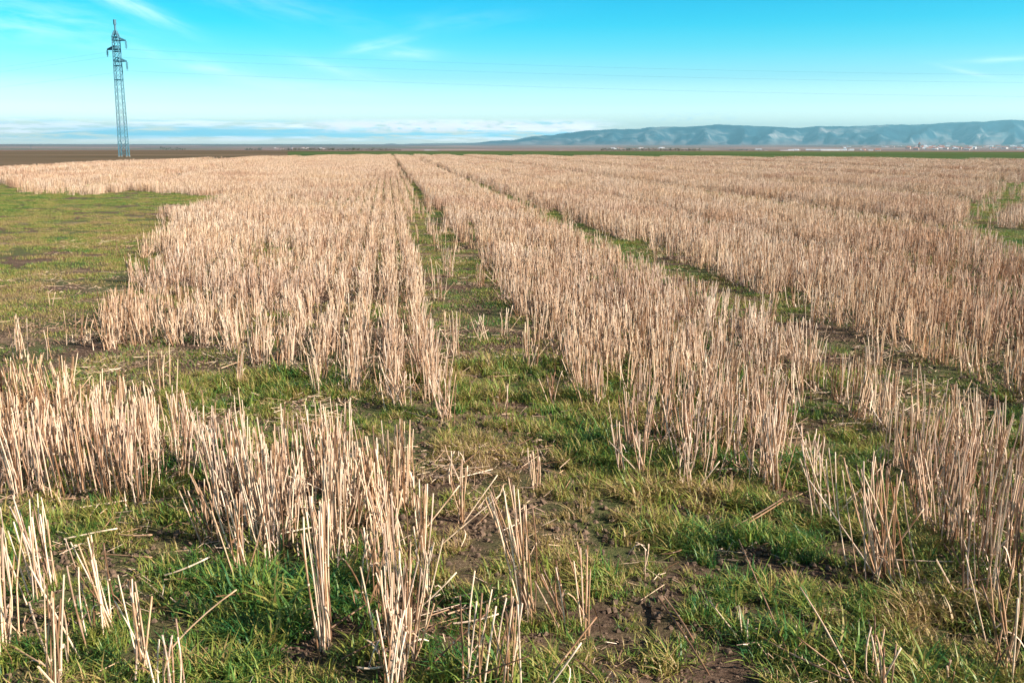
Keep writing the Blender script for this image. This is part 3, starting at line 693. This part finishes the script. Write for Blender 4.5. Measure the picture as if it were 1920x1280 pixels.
# single long straws lying or slanting in the foreground: (x0,y0,x1,y1 px, lift of the far end m, label)
LYING = [
 (308, 1078, 392, 1044, .05, 'pale flat straw slanting up in front of the left patch'),
 (308, 1086, 438, 1080, .012, 'thick flat yellow straw lying level at the foot of the left leaning clump'),
 (405, 1118, 462, 1112, .01, 'short flat straw just below the level yellow one, on soil'),
 (215, 1000, 285, 1002, .012, 'pale straw lying on grass right of the dense left edge clump'),
 (120, 1010, 220, 990, .02, 'long greyish straw lying across soil at the far left'),
 (190, 1038, 285, 1044, .012, 'dark straw lying behind the V shaped lower left clump'),
 (1372, 988, 1480, 925, .06, 'thick pale straws leaning on grass in front of the right block'),
 (1376, 995, 1470, 938, .04, 'second thick straw crossing in front of the right block'),
 (1412, 1185, 1590, 1275, .02, 'long pale straw running to the lower right through grass'),
 (1500, 1275, 1385, 1010, .02, 'long grey straw lying lengthwise in the dark green grass'),
 (1600, 1280, 1500, 1100, .14, 'long slanting straw right of the short lone stub'),
 (1235, 1120, 1330, 1265, .015, 'thick bluish grey straw lying in shaded grass, lower centre right'),
 (1245, 1118, 1300, 1200, .03, 'shorter grey straw beside the thick bluish one'),
 (1640, 1046, 1790, 1052, .02, 'straw lying level at the foot of the big lone fan'),
 (1720, 1092, 1870, 1082, .03, 'level straw in the grass under the right band'),
 (1770, 1020, 1880, 1175, .03, 'long straight straw slanting down under the right band'),
 (1050, 1215, 1130, 1290, .02, 'thick pale straw at the bottom, right of centre'),
 (840, 1150, 960, 1112, .03, 'pale straw lying across soil at the foot of the leaning fan'),
 (850, 1168, 935, 1150, .015, 'second pale straw lying below the first at the foot of the fan'),
 (640, 1235, 770, 1170, .05, 'long straw leaning across the nearest central clump'),
 (670, 1250, 720, 1248, .01, 'short straw lying behind the nearest central clump'),
 (760, 770, 830, 790, .02, 'dark straw lying in front of the left block corner'),
 (1460, 778, 1600, 800, .02, 'straw lying in green grass right of the right block'),
 (905, 840, 850, 885, .03, 'orange straw slanting over brown soil near the centre'),
 (1240, 1038, 1278, 1030, .01, 'short pale straw on bare soil right of centre'),
 (0, 1195, 90, 1250, .02, 'grey straw lying in the lower left corner'),
 (55, 1130, 95, 1245, .02, 'thin straw running down to the lower left corner'),
 (600, 1190, 690, 1130, .04, 'thin straw leaning across the foot of the tight brown bundle'),
 (530, 955, 600, 940, .01, 'straw lying on bare soil left of the central row'),
 (480, 1010, 600, 985, .015, 'long thin straw on bare soil behind the tight brown bundle'),
 (560, 715, 640, 722, .02, 'loose straw at the front edge of the left block'),
 (415, 690, 455, 676, .02, 'short straw leaning at the front edge of the left block'),
]
for (x0, y0, x1, y1, lift, lab) in LYING:
    a = gpt(x0, y0, .02); b = gpt(x1, y1, .02 + lift); v = Vector(b - a)
    o = bpy.data.objects.new('lying_straw', random.choice(STALK)); COL.objects.link(o); o.location = a
    o.rotation_mode = 'QUATERNION'; o.rotation_quaternion = v.to_track_quat('Z', 'Y'); q = .27 * random.uniform(.9, 1.35); o.scale = (q, q, v.length)
    tag(o, lab, 'straw', 'single straws lying in the foreground')

# ------------------------------------------------------------------ pylon and wires
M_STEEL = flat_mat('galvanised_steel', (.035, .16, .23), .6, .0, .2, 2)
M_INS = flat_mat('insulator_glass', (.08, .26, .34), .3)
M_CONC = flat_mat('concrete', (.35, .33, .30), .9)
def bar(acc, a, b, w):
    a = Vector(a); b = Vector(b); d = (b - a).normalized(); u = d.orthogonal().normalized(); v = d.cross(u); V = []
    for p in (a, b):
        for s1, s2 in ((-1, -1), (1, -1), (1, 1), (-1, 1)): V.append(p + u * s1 * w / 2 + v * s2 * w / 2)
    acc.add((V, [(0, 1, 2, 3)[::-1], (4, 5, 6, 7), (0, 1, 5, 4), (1, 2, 6, 5), (2, 3, 7, 6), (3, 0, 4, 7)], [0.5] * 8))
PB = gpt(233, 293.5); PD = PB[1]; UP = PD * cp / F      # metres per reference pixel at the pylon
def pylon_height(y_px):
    d = ray(225, y_px); return H_CAM + d[2] * PB[1] / d[1]
ZT = pylon_height(38)
TZ = {k: pylon_height(v) for k, v in dict(mast=38, peak=58, shoulder=70, arm1=76, arm2=93, arm3=115, ins1=93, ins2=107, ins3=133).items()}
WB, WT = 14.5 * UP, 10.5 * UP
def hw(z): return (WB + (WT - WB) * min(1, z / TZ['shoulder'])) / 2
def make_pylon():
    root = empty('pylon', tuple(PB)); tag(root, 'slim steel lattice pylon with three staggered arms in the brown field at left', 'pylon')
    for sx in (-1, 1):
        for sy in (-1, 1):
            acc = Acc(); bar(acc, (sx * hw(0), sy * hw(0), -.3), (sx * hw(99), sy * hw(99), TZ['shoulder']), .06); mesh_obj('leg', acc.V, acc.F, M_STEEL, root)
            acc = Acc(); bar(acc, (sx * hw(0), sy * hw(0), -.5), (sx * hw(0), sy * hw(0), .04), .2); mesh_obj('footing', acc.V, acc.F, M_CONC, root)
    acc = Acc(); nz = 17; zs = [TZ['shoulder'] * (i / nz) for i in range(nz + 1)]
    for i in range(nz):
        z0, z1 = zs[i], zs[i + 1]; h0, h1 = hw(z0), hw(z1)
        for ax in range(2):
            for s in (-1, 1):
                P = lambda q, h, z: (q * h, s * h, z) if ax == 0 else (s * h, q * h, z)
                bar(acc, P(-1, h0, z0), P(1, h1, z1), .03); bar(acc, P(1, h0, z0), P(-1, h1, z1), .03)
                if i in (11, 13, 15): bar(acc, P(-1, h0, z0), P(1, h0, z0), .07)
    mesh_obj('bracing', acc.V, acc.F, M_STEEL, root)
    acc = Acc(); h = hw(99)
    for sx in (-1, 1):
        for sy in (-1, 1):
            bar(acc, (sx * h, sy * h, TZ['shoulder']), (sx * h * .35, sy * h * .35, TZ['peak']), .10)
    for s in (-1, 1):
        bar(acc, (-h, s * h, TZ['shoulder']), (h, s * h, TZ['shoulder']), .09); bar(acc, (s * h, -h, TZ['shoulder']), (s * h, h, TZ['shoulder']), .09)
        bar(acc, (-h, s * h, TZ['shoulder']), (h * .35, s * h * .35, TZ['peak']), .06); bar(acc, (h, s * h, TZ['shoulder']), (-h * .35, s * h * .35, TZ['peak']), .06)
    bar(acc, (-h * .35, 0, TZ['peak']), (h * .35, 0, TZ['peak']), .12)
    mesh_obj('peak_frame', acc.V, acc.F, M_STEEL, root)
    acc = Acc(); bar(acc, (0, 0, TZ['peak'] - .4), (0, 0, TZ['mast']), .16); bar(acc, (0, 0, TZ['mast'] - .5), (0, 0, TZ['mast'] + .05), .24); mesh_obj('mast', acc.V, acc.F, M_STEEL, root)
    for key, sgn, ins, reach in (('arm1', 1, 'ins1', 18), ('arm2', -1, 'ins2', 17.5), ('arm3', 1, 'ins3', 17)):
        z = TZ[key]; tip = Vector((sgn * reach * UP, 0, z)); acc = Acc(); hh = hw(z) * 1.0; up = 5.5 * UP
        for s in (-1, 1):
            bar(acc, (-sgn * hh, s * hh, z), tip, .11); bar(acc, (sgn * hh * .2, s * hh, z + up * 1.2), tip, .10); bar(acc, (-sgn * hh, s * hh, z), (sgn * hh * .2, s * hh, z + up * 1.2), .08)
            for f in (.25, .5, .75):
                p0 = Vector((sgn * hh * .2, s * hh, z + up * 1.2)).lerp(tip, f); p1 = Vector((sgn * hh, s * hh, z)).lerp(tip, max(0, f - .15)); bar(acc, p0, p1, .06)
                p2 = Vector((sgn * hh, -s * hh, z)).lerp(tip, f); bar(acc, p1, p2, .06)
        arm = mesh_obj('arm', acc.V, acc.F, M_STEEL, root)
        zi = TZ[ins]; L = z - zi; n = max(6, int(L / .14)); acc = Acc(); bar(acc, tip, tip - Vector((0, 0, L)), .05); V = []; Fc = []
        for i in range(n):
            c_ = tip.z - .12 - (L - .25) * i / n
            for (dz, rr) in ((0, .05), (-.03, .15), (-.06, .06)):
                for k in range(10): V.append((tip.x + rr * math.cos(k * .6283), tip.y + rr * math.sin(k * .6283), c_ + dz))
            o = i * 30
            for q in range(2):
                for k in range(10): Fc.append((o + q * 10 + k, o + q * 10 + (k + 1) % 10, o + q * 10 + 10 + (k + 1) % 10, o + q * 10 + 10 + k))
        acc.add((V, Fc, [.5] * len(V))); mesh_obj('insulator', acc.V, acc.F, M_INS, root)
    return root
pyl = make_pylon()
def copy_tree(o, loc, label, group=None, rz=0):
    c_ = o.copy(); COL.objects.link(c_); c_.location = loc; c_.rotation_euler = (0, 0, rz); c_['label'] = label
    for ch in o.children:
        d = ch.copy(); COL.objects.link(d); d.parent = c_
    return c_
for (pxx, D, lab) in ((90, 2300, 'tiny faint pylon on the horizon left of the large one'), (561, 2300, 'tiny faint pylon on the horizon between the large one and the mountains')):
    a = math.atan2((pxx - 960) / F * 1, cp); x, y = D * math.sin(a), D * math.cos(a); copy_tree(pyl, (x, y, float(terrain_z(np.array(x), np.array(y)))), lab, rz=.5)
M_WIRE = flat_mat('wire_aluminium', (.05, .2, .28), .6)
attach = [(18 * UP, TZ['ins1'], 'topmost power wire from the pylon, hung at its upper right arm'), (-17.5 * UP, TZ['ins2'], 'middle power wire, hung at the left arm of the pylon'), (17 * UP, TZ['ins3'], 'lowest power wire, hung at the lower right arm of the pylon')]
RIGHTP = Vector((PB[0] + 250, PB[1] - 6, 0)); LEFTP = Vector((PB[0] - 150, PB[1] + 70, -2))
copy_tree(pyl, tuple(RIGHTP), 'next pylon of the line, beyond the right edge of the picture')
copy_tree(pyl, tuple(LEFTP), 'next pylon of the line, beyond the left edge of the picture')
def wire(pts, rad, label):
    acc = Acc(); V = []; Fc = []; n = len(pts)
    for i, p in enumerate(pts):
        d = (pts[min(i + 1, n - 1)] - pts[max(i - 1, 0)]).normalized(); u = d.cross(Vector((0, 0, 1))).normalized(); v = u.cross(d)
        for k in range(4): V.append(p + (u * math.cos(k * 1.5708) + v * math.sin(k * 1.5708)) * rad)
    for i in range(n - 1):
        for k in range(4): Fc.append((i * 4 + k, i * 4 + (k + 1) % 4, i * 4 + 4 + (k + 1) % 4, i * 4 + 4 + k))
    tag(mesh_obj('power_line', V, Fc, M_WIRE), label, 'power line', 'wires of the overhead power line')
for (dx, z, lab) in attach:
    pts = []
    def cat(p, q, sag, n): return [p.lerp(q, i / n) - Vector((0, 0, 4 * sag * (i / n) * (1 - i / n))) for i in range(n + 1)]
    c0 = Vector((PB[0] + dx, PB[1], z)); l0 = Vector((LEFTP.x + dx, LEFTP.y, z + LEFTP.z)); r0 = Vector((RIGHTP.x + dx, RIGHTP.y, z))
    pts = cat(l0, c0, 2.4, 40)[:-1] + cat(c0, r0, 3.0, 60)
    wire(pts, .005, lab)

# ------------------------------------------------------------------ far towns
M_WHITE = flat_mat('white_render', (.88, .86, .84), .9, 0, .08, .05); M_TILE = flat_mat('clay_tile', (.42, .16, .10), .9, 0, .2, .1); M_GREYR = flat_mat('sheet_roof', (.62, .62, .66), .7, 0, .1, .1)
M_STONE = flat_mat('pale_stone', (.50, .38, .30), .9, 0, .1, .1)
def house(name, px_, py_, wpx, hpx, label, cat, group, wall=M_WHITE, roof=M_TILE, tower=False, roofk=.35):
    # find the distance where the terrain is seen at this pixel row
    a = math.atan2((px_ - 960) / F, cp); best = None
    for D in np.geomspace(1400, 12000, 220):
        x, y = D * math.sin(a), D * math.cos(a); z = float(terrain_z(np.array(x), np.array(y))); q = to_px(np.array(x), np.array(y), z)[1]
        if best is None or abs(q - py_) < best[0]: best = (abs(q - py_), x, y, z, D)
    _, x, y, z, D = best; u = D / F; wpx *= 1.2; hpx *= 1.35; root = empty(name, (x, y, z - .5)); root.rotation_euler = (0, 0, -a + random.uniform(-.25, .25)); tag(root, label, cat, group)
    w, h = wpx * u / 2, hpx * u; d = min(w, 9) if not tower else w; hr = h * roofk; hwz = h - hr
    V = [(-w, -d, -2), (w, -d, -2), (w, d, -2), (-w, d, -2), (-w, -d, hwz), (w, -d, hwz), (w, d, hwz), (-w, d, hwz)]
    mesh_obj('wall', V, [(0, 1, 5, 4), (1, 2, 6, 5), (2, 3, 7, 6), (3, 0, 4, 7), (4, 5, 6, 7)], wall, root)
    e = .4; z0 = hwz + .01
    if tower: V = [(-w - e, -d - e, z0), (w + e, -d - e, z0), (w + e, d + e, z0), (-w - e, d + e, z0), (0, 0, h)]; Fc = [(0, 1, 4), (1, 2, 4), (2, 3, 4), (3, 0, 4)]
    else: V = [(-w - e, -d - e, z0), (w + e, -d - e, z0), (w + e, d + e, z0), (-w - e, d + e, z0), (-w - e, 0, h), (w + e, 0, h)]; Fc = [(0, 1, 5, 4), (2, 3, 4, 5), (1, 2, 5), (3, 0, 4)]
    mesh_obj('roof', V, Fc, roof, root)
    return root
random.seed(21)
def cluster(n, x0, x1, y0, y1, w0, w1, h0, h1, label, group, roofs=(M_TILE, M_GREYR), **k):
    for i in range(n):
        house('house', random.uniform(x0, x1), random.uniform(y0, y1), random.uniform(w0, w1), random.uniform(h0, h1), label, 'house', group, roof=random.choice(roofs), **k)
cluster(15, 1032, 1082, 284.5, 287.5, 3, 8, 1.8, 3.4, 'small white house with red roof in the hamlet behind the field edge', 'houses of the red roofed hamlet')
cluster(4, 1084, 1165, 285.5, 287.5, 3, 7, 1.4, 2.4, 'white farm building right of the red roofed hamlet', 'farm buildings right of the hamlet')
house('barn', 808, 284.5, 10, 2.6, 'long white barn on the horizon left of the hamlet', 'barn', None, roof=M_GREYR); house('barn', 820, 284.3, 8, 2.2, 'second, shorter white barn right of the long one', 'barn', None, roof=M_GREYR)
cluster(10, 1140, 1240, 276.5, 281, 3, 7, 1.2, 2.0, 'tiny white building scattered on the plain below the western end of the ridge', 'scattered buildings below the ridge')
cluster(12, 1400, 1480, 281, 284, 4, 10, 1.2, 2.0, 'low white shed left of the long sheds', 'low sheds left of the long white sheds', roofs=(M_GREYR,))
for (xx, ww, lab) in ((1506, 22, 'first of three long white sheds on the plain, from the left'), (1532, 24, 'middle one of three long white sheds on the plain'), (1556, 14, 'rightmost and shortest of the three long white sheds')):
    house('shed', xx, 283.2, ww, 2.6, lab, 'shed', 'long white sheds', roof=M_GREYR)
house('silo_building', 1562, 282.6, 5, 5, 'tall pale block at the right end of the long sheds', 'building', None, roof=M_GREYR, tower=True)
cluster(6, 1568, 1610, 281.5, 284, 4, 9, 1.8, 2.8, 'white building right of the long sheds', 'buildings right of the long sheds')
house('house', 1622, 284.8, 7, 4.2, 'lone larger white house standing nearest, left of the church town', 'house', None)
cluster(26, 1672, 1790, 276.5, 281.5, 3, 8, 1.6, 3.0, 'pale house in the town around the church tower', 'houses of the church town', wall=M_STONE)
cluster(24, 1690, 1800, 275.5, 280, 2.5, 6, 1.6, 3.2, 'white house in the town around the church tower', 'white houses of the church town')
house('church_tower', 1696, 279.5, 3.6, 9, 'church tower rising above the town on the right', 'church tower', None, wall=M_STONE, tower=True)
cluster(24, 1800, 1925, 274.5, 280, 3, 8, 1.4, 2.8, 'white house in the town at the right edge', 'houses at the right edge of the plain')
cluster(14, 1560, 1700, 273.5, 276.5, 2, 6, .8, 1.4, 'tiny white building high on the plain near the mountain foot', 'buildings near the mountain foot')
cluster(10, 530, 620, 277, 280, 2, 5, .8, 1.3, 'tiny pale farm building far off on the left plain', 'far farm buildings on the left plain')

# dark tree belts, far off, each one leafy mass
M_TREE = flat_mat('dark_foliage', (.035, .06, .025), .9, 0, .4, .8)
def belt(name, px0, px1, D, h, label):
    acc = Acc(); a0 = math.atan2((px0 - 960) / F, cp); a1 = math.atan2((px1 - 960) / F, cp); n = int(abs(a1 - a0) * D / (h * .55)) + 3
    for i in range(n):
        a = a0 + (a1 - a0) * (i + random.random()) / n; DD = D + random.uniform(-h, h) * 1.5; x, y = DD * math.sin(a), DD * math.cos(a); z = float(terrain_z(np.array(x), np.array(y)))
        hh = h * random.uniform(.45, 1.1)
        for q in range(26):      # leaf clumps
            c_ = Vector((x + random.gauss(0, .38) * hh, y + random.gauss(0, .38) * hh, z + hh * random.uniform(.05, .98))); s = hh * random.uniform(.10, .22)
            e = [Vector((random.gauss(0, 1), random.gauss(0, 1), random.gauss(0, 1))).normalized() * s for _ in range(4)]
            acc.add(([c_ + v for v in e], [(0, 1, 2), (0, 2, 3), (0, 3, 1), (1, 3, 2)], [.5] * 4))
    tag(mesh_obj(name, acc.V, acc.F, M_TREE), label, 'tree belt', kind='stuff')
belt('tree_belt', 545, 760, 265, .6, 'low dark green hedge line behind the far end of the field, left of centre')
belt('tree_belt', 325, 362, 2100, 9, 'small dark wood on the horizon right of the pylon')
belt('tree_belt', 478, 505, 2000, 8, 'second small dark wood on the horizon, farther right of the pylon')
belt('tree_belt', 1120, 1300, 255, .6, 'uneven dark bushes behind the field edge right of the hamlet')
belt('tree_belt', 1350, 1420, 1900, 5, 'dark tree line below the mountains, left of the sheds')

# ------------------------------------------------------------------ haze
HAZE = True
if HAZE:
    m = bpy.data.materials.new('haze'); m.use_nodes = True; t = NT(m.node_tree); t.n.clear()
    pv = t.add('ShaderNodeVolumePrincipled'); pv.inputs['Color'].default_value = (.38, .83, 1, 1); pv.inputs['Density'].default_value = 8.6e-5; pv.inputs['Anisotropy'].default_value = .4
    mo = t.add('ShaderNodeOutputMaterial'); t.l.new(pv.outputs[0], mo.inputs['Volume'])
    s = 21500.; z0, z1 = -25., 445.
    V = [(-s, -s, z0), (s, -s, z0), (s, s, z0), (-s, s, z0), (-s, -s, z1), (s, -s, z1), (s, s, z1), (-s, s, z1)]
    tag(mesh_obj('haze', V, [(3, 2, 1, 0), (4, 5, 6, 7), (0, 1, 5, 4), (1, 2, 6, 5), (2, 3, 7, 6), (3, 0, 4, 7)], m), 'pale blue air haze over the plain and mountains', 'haze', kind='stuff')
